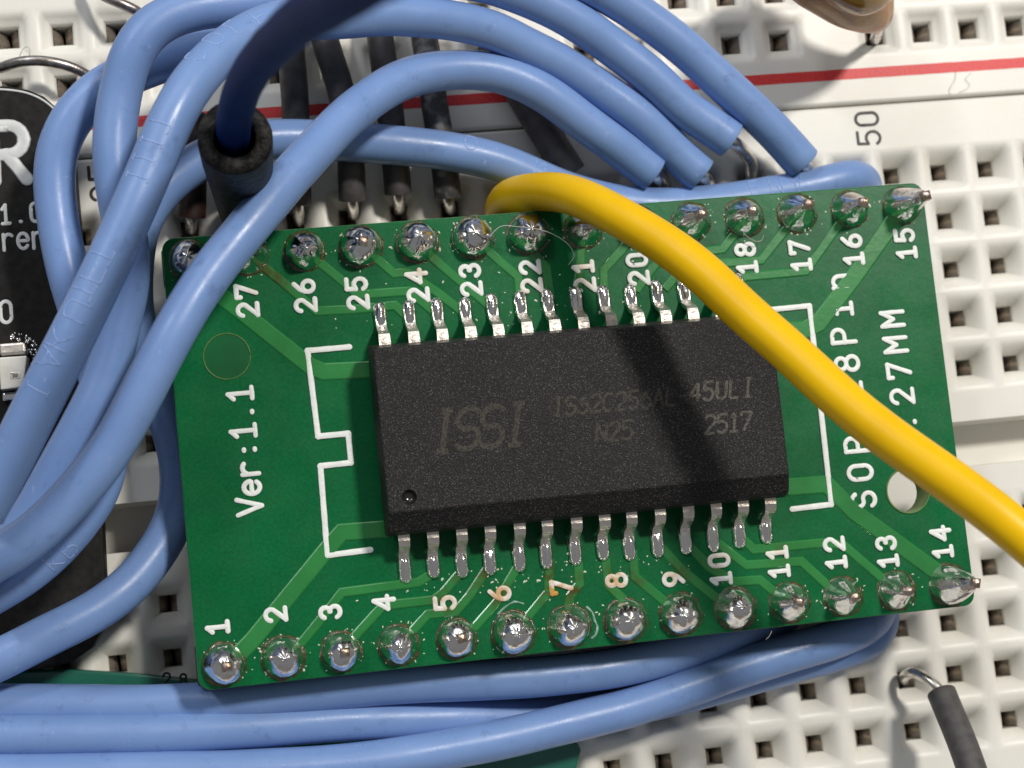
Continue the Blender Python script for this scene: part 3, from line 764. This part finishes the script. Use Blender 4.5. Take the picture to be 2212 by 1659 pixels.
W1, W1p = wire('hookup_wire', 'blue wire lying in front, crossing over the corner of the green board by pin 28', 'wire',
 [(1412, 376, 2.1), (1371, 346, 2.3), (1271, 270, 3.2), (1171, 198, 3.8), (1071, 157, 4.2), (971, 151, 4.7), (871, 172, 5.5), (804, 210, 6.4), (737, 265, 7.4), (633, 377, 9.2), (550, 473, 10.2),
  (436, 616, 11), (374, 720, 11.4), (313, 836, 11.2), (262, 932, 10.8), (205, 1018, 10.4), (141, 1092, 10), (70, 1158, 10), (0, 1203, 10), (-90, 1245, 10)], RB, 'blue', BG, cond0=[(1424, 386, 1.5), (1432, 398, .3), (1434, 410, -1.5)])
W2, W2p = wire('hookup_wire', 'blue wire with faint pale lettering along it, uppermost of the bundle over the black module', 'wire',
 [(1513, 376, 2.0), (1475, 342, 2.2), (1371, 245, 2.9), (1304, 197, 3.2), (1237, 154, 3.6), (1137, 102, 4.3), (1071, 68, 5), (937, 38, 6.2), (837, 33, 7), (737, 38, 8), (660, 40, 9), (584, 52, 10), (522, 82, 10.8),
  (468, 121, 11.5), (423, 171, 12.2), (386, 225, 12.7), (356, 285, 13), (331, 345, 13), (300, 420, 13.2), (253, 530, 13.2), (217, 603, 13.2), (167, 703, 13.2), (117, 803, 13), (67, 903, 12.6), (17, 1003, 12.4), (-40, 1110, 12.4)],
 RB, 'blue', BG, cond0=[(1524, 387, 1.4), (1530, 396, .2), (1531, 405, -1.5)])
W3, W3p = wire('hookup_wire', 'blue wire ending in a curved bare tip, among the straight wire ends', 'wire',
 [(1578, 302, 2.8), (1540, 275, 2.9), (1475, 233, 3.2), (1404, 165, 3.6), (1304, 87, 4.1), (1237, 43, 4.6), (1137, -7, 5.2), (1000, -45, 6.2), (800, -45, 7.2), (620, -3, 8.2), (547, 6, 8.6), (448, 16, 9), (373, 34, 9.2), (324, 60, 9.3),
  (286, 108, 9.3), (261, 185, 9), (250, 249, 8.8), (247, 308, 8.8), (250, 368, 8.8), (260, 440, 8.7), (274, 530, 8.5), (277, 620, 8.4), (255, 720, 8.3), (227, 822, 8.3), (190, 897, 8.3), (172, 932, 8.2), (126, 1014, 8.0), (79, 1100, 7.7), (25, 1180, 7.5), (-50, 1260, 7.5)],
 RB, 'blue', BG, cond0=[(1606, 327, 1.7), (1621, 350, .9), (1622, 378, .1), (1618, 392, -1.4)])
W4, W4p = wire('hookup_wire', 'blue wire with a square cut end beside the printed number 50', 'wire',
 [(1734, 352, 2.3), (1675, 288, 2.7), (1575, 192, 3.3), (1475, 100, 3.9), (1381, 30, 4.4), (1280, -30, 5), (1120, -90, 6)], RB, 'blue', BG, cond0=[(1745, 368, 1.2), (1748, 385, -1.2)])
W5, W5p = wire('hookup_wire', 'blue wire bowed out over the black module beside its large letter', 'wire',
 [(760, 20, 4.6), (640, 42, 4.6), (540, 70, 4.8), (443, 101, 5.2), (386, 119, 5.6), (336, 139, 6), (258, 168, 6.2), (208, 199, 6.2), (160, 247, 6.2), (130, 300, 6.1), (116, 358, 6), (116, 407, 6), (128, 495, 6), (146, 580, 6), (175, 680, 6),
  (205, 780, 6), (228, 880, 6), (232, 970, 6.3), (215, 1060, 6.6), (170, 1128, 7), (107, 1196, 7), (42, 1248, 7), (-40, 1295, 7)], RB, 'blue', BG)
W6, W6p = wire('hookup_wire', 'blue wire running behind the black sleeve, then curving under the numbered green board', 'wire',
 [(1866, 415, -.8), (1862, 392, .5), (1838, 384, 1.4), (1757, 403, 1.6), (1653, 422, 1.5), (1504, 443, 1.4), (1385, 446, 1.4), (1296, 433, 1.5), (1207, 406, 1.8), (1137, 375, 2.1), (1071, 348, 2.4), (971, 326, 2.7), (871, 316, 2.9), (787, 309, 3), (700, 303, 3),
  (633, 298, 3.2), (560, 303, 3.6), (470, 328, 3.9), (400, 365, 4), (350, 412, 4.2), (312, 465, 4.4), (293, 530, 4.5), (286, 640, 4.3), (297, 720, 4), (330, 820, 3.5), (368, 915, 3), (389, 1000, 2.9), (389, 1074, 2.9), (374, 1130, 3), (345, 1183, 3.2), (290, 1256, 3.7),
  (200, 1323, 4.3), (100, 1375, 4.7), (17, 1416, 4.8), (-70, 1455, 4.8)], RB, 'blue', BG, cap0='round')
W7, W7p = wire('hookup_wire', 'blue wire tucked under the bottom edge of the green board by pins 1 to 9', 'wire',
 [(-80, 1520, 3.0), (0, 1521, 3.0), (200, 1523, 3.0), (417, 1521, 3.2), (560, 1508, 3.5), (737, 1488, 3.6), (904, 1476, 3.6), (1071, 1468, 3.6), (1220, 1458, 3.5), (1350, 1438, 3.3), (1465, 1408, 3.0), (1560, 1376, 2.4), (1640, 1350, 1.4), (1690, 1330, -.3)], RB, 'blue', BG)
W8, W8p = wire('hookup_wire', 'blue wire between two others below the board, passing under the lowest one', 'wire',
 [(-80, 1588, 3.8), (0, 1588, 3.8), (150, 1587, 3.8), (333, 1585, 3.7), (560, 1572, 3.5), (737, 1558, 3.2), (904, 1554, 2.8), (1071, 1551, 2.1), (1200, 1546, 1.4), (1337, 1530, 1.1), (1475, 1500, 1.0), (1600, 1466, 1.0), (1720, 1432, 1.0), (1830, 1400, 1.0), (1890, 1375, .9), (1905, 1345, .5), (1900, 1320, -.4)], RB, 'blue', BG)
W9, W9p = wire('hookup_wire', 'blue wire lowest of the three below the board, bending up by pin 12', 'wire',
 [(-80, 1676, 4.2), (0, 1674, 4.2), (400, 1668, 4.2), (737, 1652, 4), (971, 1618, 3.7), (1171, 1576, 3.3), (1337, 1535, 3.0), (1475, 1490, 2.9), (1575, 1452, 2.8), (1708, 1410, 2.7), (1808, 1380, 2.4), (1865, 1356, 2.0), (1895, 1330, 1.3), (1900, 1300, .2)], RB, 'blue', BG)

# faint printing on the wires
def wire_print(path, s_list, parent_name='insulation_print'):
    """s_list: (glyph, px x, px y) - each glyph lies on the wire's skin at the point seen at that pixel"""
    F = frames(path); mb = MB()
    for ch, x, y, size in s_list:
        best = min(range(len(path)), key=lambda i: math.dist(px(path[i][:3]), (x, y)))
        c = Vector(path[best][:3]); t, n_, b_ = F[best]
        up = (Vector(CAM) - c).normalized(); side = t.cross(up).normalized(); up = side.cross(t).normalized()
        # sideways angle of the pixel seen
        qx, qy = px(c + side * RB); cx_, cy_ = px(c); k = ((x - cx_) * (qx - cx_) + (y - cy_) * (qy - cy_)) / ((qx - cx_) ** 2 + (qy - cy_) ** 2)
        th0 = math.asin(max(-.9, min(.9, k)))
        for st in G[ch]:
            pts = []
            for u, v in densify(st, .4):
                du = (u - 2) / 6 * size; dv = (v - 3) / 6 * size; th = th0 - dv / RB
                i2 = max(0, min(len(path) - 1, best + int(round(-du / .35)))); c2 = Vector(path[i2][:3]) - t * (du + (i2 - best) * .35) * 1.0
                rw = RB * (1 + .022 * noise.noise(Vector(path[i2][:3]) * .35))
                pts.append(np.array(c2 + (side * math.sin(th) + up * math.cos(th)) * (rw * .994)))
            tube(mb, pts, .026, 6, 0, None, None)
    return mb.mesh('insulation_print', ['blue_print'])
def attach_print(e, path, lst):
    o = link('insulation_print', wire_print(path, lst), e)
attach_print(W2, W2p, [('F', 536, 46, 1.0), ('L', 490, 62, 1.0), ('0', 450, 88, 1.0), ('C', 411, 126, 1.0), ('T', 335, 282, 1.0), ('I', 322, 313, 1.0), ('I', 303, 356, 1.0), ('I', 288, 395, 1.0),
 ('T', 212, 556, 1.05), ('F', 196, 590, 1.05), ('T', 177, 620, 1.05), ('U', 157, 682, 1.1), ('K', 124, 732, 1.1), ('A', 104, 775, 1.1), ('I', 78, 842, 1.0)])
attach_print(W6, W6p, [('A', 1713, 398, .9), ('M', 1673, 402, .9), ('E', 1620, 405, .9), ('0', 1016, 305, .9), ('N', 1165, 360, .9)])
attach_print(W5, W5p, [('K', 112, 1215, 1.0), ('R', 148, 1183, 1.0)])

Y, Yp = wire('hookup_wire', 'yellow wire arching over the board and across the chip', 'wire',
 [(1092, 478, .2), (1086, 455, 1.8), (1096, 434, 3.2), (1122, 420, 4.6), (1172, 413, 6.4), (1237, 422, 8.4), (1337, 468, 10.7), (1437, 528, 12.1), (1505, 581, 12.9), (1641, 702, 14.5), (1775, 824, 16.0), (1908, 936, 17.4), (2041, 1033, 18.6), (2175, 1132, 19.6), (2300, 1235, 20.2)], .89, 'yellow')

# dark navy wire and its sleeve
NV, NVp = wire('hookup_wire', 'dark navy wire rising out of the black rubber sleeve', 'wire',
 [(508, 345, 10), (505, 310, 13.2), (506, 260, 16), (522, 193, 19.5), (555, 139, 24), (604, 82, 30), (671, 30, 37), (721, 0, 41), (800, -50, 46), (900, -110, 50)], .70, 'navy')
def sleeve():
    b0, b1 = U(532, 480, 0), U(507, 296, 15.0); ax = (b1 - b0).normalized(); q = ax.to_track_quat('Z', 'Y').to_matrix(); L = (b1 - b0).length
    prof = [(.95, .1), (1.12, .5), (1.22, 3), (1.36, 8), (1.47, 12), (1.50, L - .35), (1.50, L - .12), (1.42, L), (.92, L + .02), (.82, L - .08), (.80, L - .6), (.78, L - 4.5), (.02, L - 4.6)]
    mb = MB(); n = 40; v = []; f = []
    for k, (r, z) in enumerate(prof):
        for a in range(n):
            an = 2 * math.pi * a / n; d = Vector((math.cos(an), math.sin(an), 0)); rr = r * (1 + .035 * noise.noise(d * 1.7 + Vector((0, 0, z * .35))) + .015 * noise.noise(d * 6 + Vector((0, 0, z))))
            zz = z + (.10 * noise.noise(d * 2.2) if r > .85 and z > L - .5 else 0)
            v.append(tuple(b0 + q @ Vector((d.x * rr, d.y * rr, zz))))
    for k in range(len(prof) - 1):
        for a in range(n):
            a2 = (a + 1) % n; f.append((k * n + a, k * n + a2, (k + 1) * n + a2, (k + 1) * n + a))
    mb.add(v, f, 0, True); return mb.mesh('rubber_sleeve', ['rubber'])
tag(link('rubber_sleeve', sleeve()), 'upright black rubber sleeve standing behind the corner of the green board', 'sleeve')

GG = 'grey jumper wires'
gr = [
 ('dark grey jumper wire beside the black sleeve, with a pale frayed end', [(622, 40, 1.2), (628, 110, 1.6), (636, 200, 1.7), (640, 300, 1.5), (642, 400, 1.2), (643, 440, .9)], 'grey', [(645, 462, .2), (646, 484, -1.5)], .66),
 ('dark grey jumper wire slanting down next to the frayed one', [(690, 40, 1.2), (702, 90, 1.7), (733, 185, 1.8), (752, 290, 1.6), (760, 390, 1.3), (762, 432, 1.0)], 'grey', [(763, 452, .2), (763, 470, -1.5)], .66),
 ('dark grey jumper wire, darker neighbour of the scuffed grey one', [(814, 30, 1.2), (821, 80, 1.7), (832, 165, 1.8), (845, 260, 1.6), (856, 365, 1.3), (860, 420, 1.0)], 'grey', [(862, 440, .2), (863, 460, -1.5)], .66),
 ('scuffed grey jumper wire with pale specks crossing the red line', [(908, 30, 1.2), (916, 80, 1.7), (935, 200, 1.8), (950, 285, 1.6), (962, 375, 1.3), (967, 428, 1.0)], 'greyspeck', [(971, 444, .2), (974, 460, -1.5)], .66),
 ('dark grey jumper wire slanting behind the yellow wire', [(1060, 90, .9), (1110, 175, 1.0), (1144, 233, 1.0), (1185, 300, .95), (1217, 350, .9), (1232, 375, .8)], 'grey', None, .78),
 ('short dark brown jumper wire dropping behind the corner of the green board', [(418, 250, 1.6), (418, 330, 1.7), (416, 400, 1.4), (415, 455, 1.2), (414, 468, 1.1)], 'brown', [(413, 482, .3), (412, 500, -1.5)], .66),
 ('grey jumper wire with a bent bare tip plugged in below pin 13', [(2034, 1497, 2.6), (2052, 1540, 3.2), (2078, 1605, 4.0), (2105, 1680, 5.0), (2140, 1770, 6)], 'grey', None, .70),
]
for i, (lab, pts, key, c, rad) in enumerate(gr):
    if i == 6: wire('jumper_wire', lab, 'wire', pts, rad, key, GG, cond0=[(2012, 1474, 2.3), (1990, 1459, 1.9), (1968, 1453, 1.2), (1955, 1460, .2), (1953, 1470, -1.4)], cr=.27)
    else: wire('jumper_wire', lab, 'wire', pts, rad, key, GG, cond1=c, cr=.28)
for lab, pts in (('thin bare metal lead arching over the power rail by the black module', [(-40, 158, .6), (0, 147, 1.1), (40, 134, 1.6), (89, 131, 1.8), (149, 143, 1.6), (190, 163, 1.2), (230, 195, .5)]),
                 ('thin bare metal lead tucked under the uppermost blue wires', [(190, -30, 1.0), (233, -4, 1.8), (262, 8, 1.9), (293, 22, 1.7), (330, 50, 1.0)])):
    path = smooth_path(catmull([np.array(U(*p)) for p in pts], .2), 3); mb = MB(); tube(mb, path, .25, 12, 0, 'round', 'round')
    tag(link('component_lead', mb.mesh('component_lead', ['oldtin'])), lab, 'lead', 'bare component leads')

# ------------------------------------------------------------------ black module
ZM = 2.2
mo = empty('circuit_module'); tag(mo, 'black circuit board module with pale lettering under the blue wire bundle', 'circuit board')
out = [(-160, 190), (-40, 183), (20, 186), (60, 193), (95, 208), (122, 232), (142, 265), (154, 305), (160, 352), (168, 440), (196, 800), (222, 1139), (227, 1249), (226, 1320), (218, 1365), (198, 1400), (155, 1430), (90, 1446), (0, 1454), (-160, 1464)]
cb = plate('module_board', [tuple(U(x, y, ZM)[:2]) for x, y in reversed(out)], [], ZM - 1.55, ZM, ['module', 'module'], mo, .10)
def module_text(s, x, y, h_px, w, adv_px=0, sx=1.0):
    """x, y: left end of the baseline in pixels"""
    c0 = U(x, y, ZM); ux = (U(x + 60, y - 4.0, ZM) - c0).normalized(); vx = Vector((-ux.y, ux.x, 0)); k_mm = (U(x, y - 20, ZM) - c0).length / 20
    for k, ch in enumerate(s):
        mb = MB(); o = c0 + ux * (k * adv_px * k_mm)
        glyph(mb, ch, (o.x, o.y), ux * sx, vx, h_px * k_mm / 6, ZM + .02, w, .18)
        link('letter', mb.mesh('letter', ['module_ink']), cb)
module_text('R', -20, 392, 118, .62)
module_text('1.0', 2, 484, 40, .17, 31, .8)
module_text('rren', -27, 543, 50, .17, 31, .8)
module_text('0', 0, 698, 46, .18, 0, .9)
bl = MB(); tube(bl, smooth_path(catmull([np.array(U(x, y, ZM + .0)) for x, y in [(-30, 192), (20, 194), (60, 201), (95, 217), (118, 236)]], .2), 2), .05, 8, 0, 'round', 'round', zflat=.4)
link('edge_glint', bl.mesh('edge_glint', ['module_ink']), cb)  # glint on the board's bevel, painted as a pale line in the lettering ink
ld = bpy.data.objects.new('indicator_led', None); COL.objects.link(ld); ld.parent = mo
def px_box(name, quad, z0, z1, key, parent, bev=.06):
    c = [U(x, y, z1) for x, y in quad]; mb = MB()
    v = [(p.x, p.y, z0) for p in c] + [(p.x, p.y, z1) for p in c]
    mb.add(v, [(0, 1, 5, 4), (1, 2, 6, 5), (2, 3, 7, 6), (3, 0, 4, 7), (4, 5, 6, 7)], 0, False)
    return bevelled(link(name, mb.mesh(name, [key]), parent), bev, 2)
px_box('led_body', [(1, 842), (50, 836), (58, 768), (-3, 772)], ZM, ZM + .95, 'led', ld)
px_box('terminal', [(-2, 768), (58, 764), (54, 738), (-4, 742)], ZM, ZM + .75, 'leadm', ld, .12)
px_box('die', [(22, 820), (43, 818), (45, 803), (22, 804)], ZM + .9, ZM + .965, 'leadm', ld, .02)
px_box('die', [(28, 815), (38, 814), (38, 807), (28, 808)], ZM + .96, ZM + .99, 'led_die', ld, .0)
px_box('terminal', [(4, 868), (40, 862), (46, 844), (4, 848)], ZM, ZM + .5, 'solder', ld, .12)
sb = MB()
for k in range(60):
    an = random.uniform(-.5, 1.7); rr = random.uniform(36, 55); p = U(29 + rr * math.cos(an) * 1.05, 772 - rr * math.sin(an), ZM)
    r = random.uniform(.03, .075)
    for ph, (cr_, cz) in enumerate(((1, 0),)):
        v = [(p.x + r * math.cos(a * math.pi / 3), p.y + r * math.sin(a * math.pi / 3), ZM) for a in range(6)] + [(p.x + .6 * r * math.cos(a * math.pi / 3), p.y + .6 * r * math.sin(a * math.pi / 3), ZM + r * .7) for a in range(6)]
        sb.add(v, [(a, (a + 1) % 6, 6 + (a + 1) % 6, 6 + a) for a in range(6)] + [(6, 7, 8, 9, 10, 11)], 0, True)
s_ = link('solder_balls', sb.mesh('solder_balls', ['solder']), mo); s_['kind'] = 'stuff'

# ------------------------------------------------------------------ teal board under the lowest wires
tl = [(-160, 1452), (150, 1446), (293, 1455), (417, 1467), (700, 1512), (1225, 1596), (1248, 1604), (1256, 1620), (1250, 1648), (1225, 1740), (-160, 1760)]
te = empty('teal_board'); tag(te, 'teal circuit board lying under the lowest blue wires', 'circuit board')
teb = plate('board_panel', [tuple(U(x, y, .95)[:2]) for x, y in reversed(tl)], [], .05, .95, ['teal', 'teal'], te, .12)
for ch, x, y in (('2', 352, 1480), ('8', 388, 1482)):
    mb = MB(); c = U(x, y, .95); glyph(mb, ch, (c.x, c.y), (1, -.05), (.05, 1), .09, .96, .10, .2); link('letter', mb.mesh('letter', ['header']), teb)

# ------------------------------------------------------------------ capacitor on the power rail
cp = empty('ceramic_capacitor'); tag(cp, 'tan dipped ceramic capacitor plugged into the power rail', 'capacitor')
ctl = [(1770, -160, 7.5, 2.5), (1795, -100, 6.8, 2.75), (1820, -60, 6.2, 2.5), (1847, -18, 5.4, 2.0), (1870, 10, 4.6, 1.5), (1886, 28, 3.9, 1.05), (1896, 39, 3.3, .70), (1900, 45, 2.9, .42)]
pp = catmull([np.array([*U(a, b, c), r]) for a, b, c, r in ctl], .15)
mb = MB(); tube(mb, pp, lambda i: pp[i][3] * (1 + .06 * noise.noise(Vector(pp[i][:3]) * .5)), 30, 0, 'flat', 'round'); capb = link('body', mb.mesh('body', ['cap']), cp)
pp2 = catmull([np.array([*U(a, b, c), r]) for a, b, c, r in [(1800, -160, 8.2, 2.2), (1835, -85, 8.3, 2.1), (1866, -38, 7.7, 1.7), (1882, -20, 7.1, 1.15), (1890, -10, 6.7, .5)]], .2)
mb = MB(); tube(mb, pp2, lambda i: pp2[i][3], 28, 0, 'flat', 'round'); link('lacquer_coat', mb.mesh('lacquer_coat', ['amber']), capb)
mb = MB(); tube(mb, smooth_path(catmull([np.array(U(*p)) for p in [(1898, 36, 3.5), (1897, 60, 2.2), (1892, 80, .6), (1889, 88, -1.2)]], .15), 2), .27, 12, 0, 'flat', 'round'); link('lead', mb.mesh('lead', ['tin']), cp)

# ------------------------------------------------------------------ dust fibres
fib = [
 ('pale dust fibre curled over the joint of pin 22', 'fibre', [(1056, 512), (1082, 489), (1120, 490), (1170, 497), (1204, 511), (1230, 531), (1240, 553), (1228, 572)], 7.75, .016),
 ('long dark hair on the white plastic below the red line', 'hair', [(2064, 154), (2063, 172), (2055, 185), (2050, 196), (2053, 205)], .05, .009),
 ('crinkled dark hair on the white plastic below the red line', 'hair', [(2098, 157), (2085, 172), (2095, 182), (2090, 190), (2072, 200)], .05, .009),
 ('short curled hair beside the arching bare lead', 'hair', [(43, 121), (47, 110), (58, 101), (65, 107), (64, 119)], .12, .014),
 ('pale dust fibre hanging from the joint of pin 18', 'fibre', [(1605, 503), (1618, 514), (1636, 522), (1646, 518), (1650, 508)], 6.6, .015),
 ('short pale fibre on the green board edge below pin 10', 'fibre', [(1667, 1363), (1662, 1374), (1654, 1382)], 6.2, .016),
]
for lab, key, pts, z, r in fib:
    path = catmull([np.array(U(x, y, z)) for x, y in pts], .1); mb = MB(); tube(mb, path, r, 5, 0, None, None)
    tag(link('dust_fibre', mb.mesh('dust_fibre', [key])), lab, 'fibre', 'dust fibres')
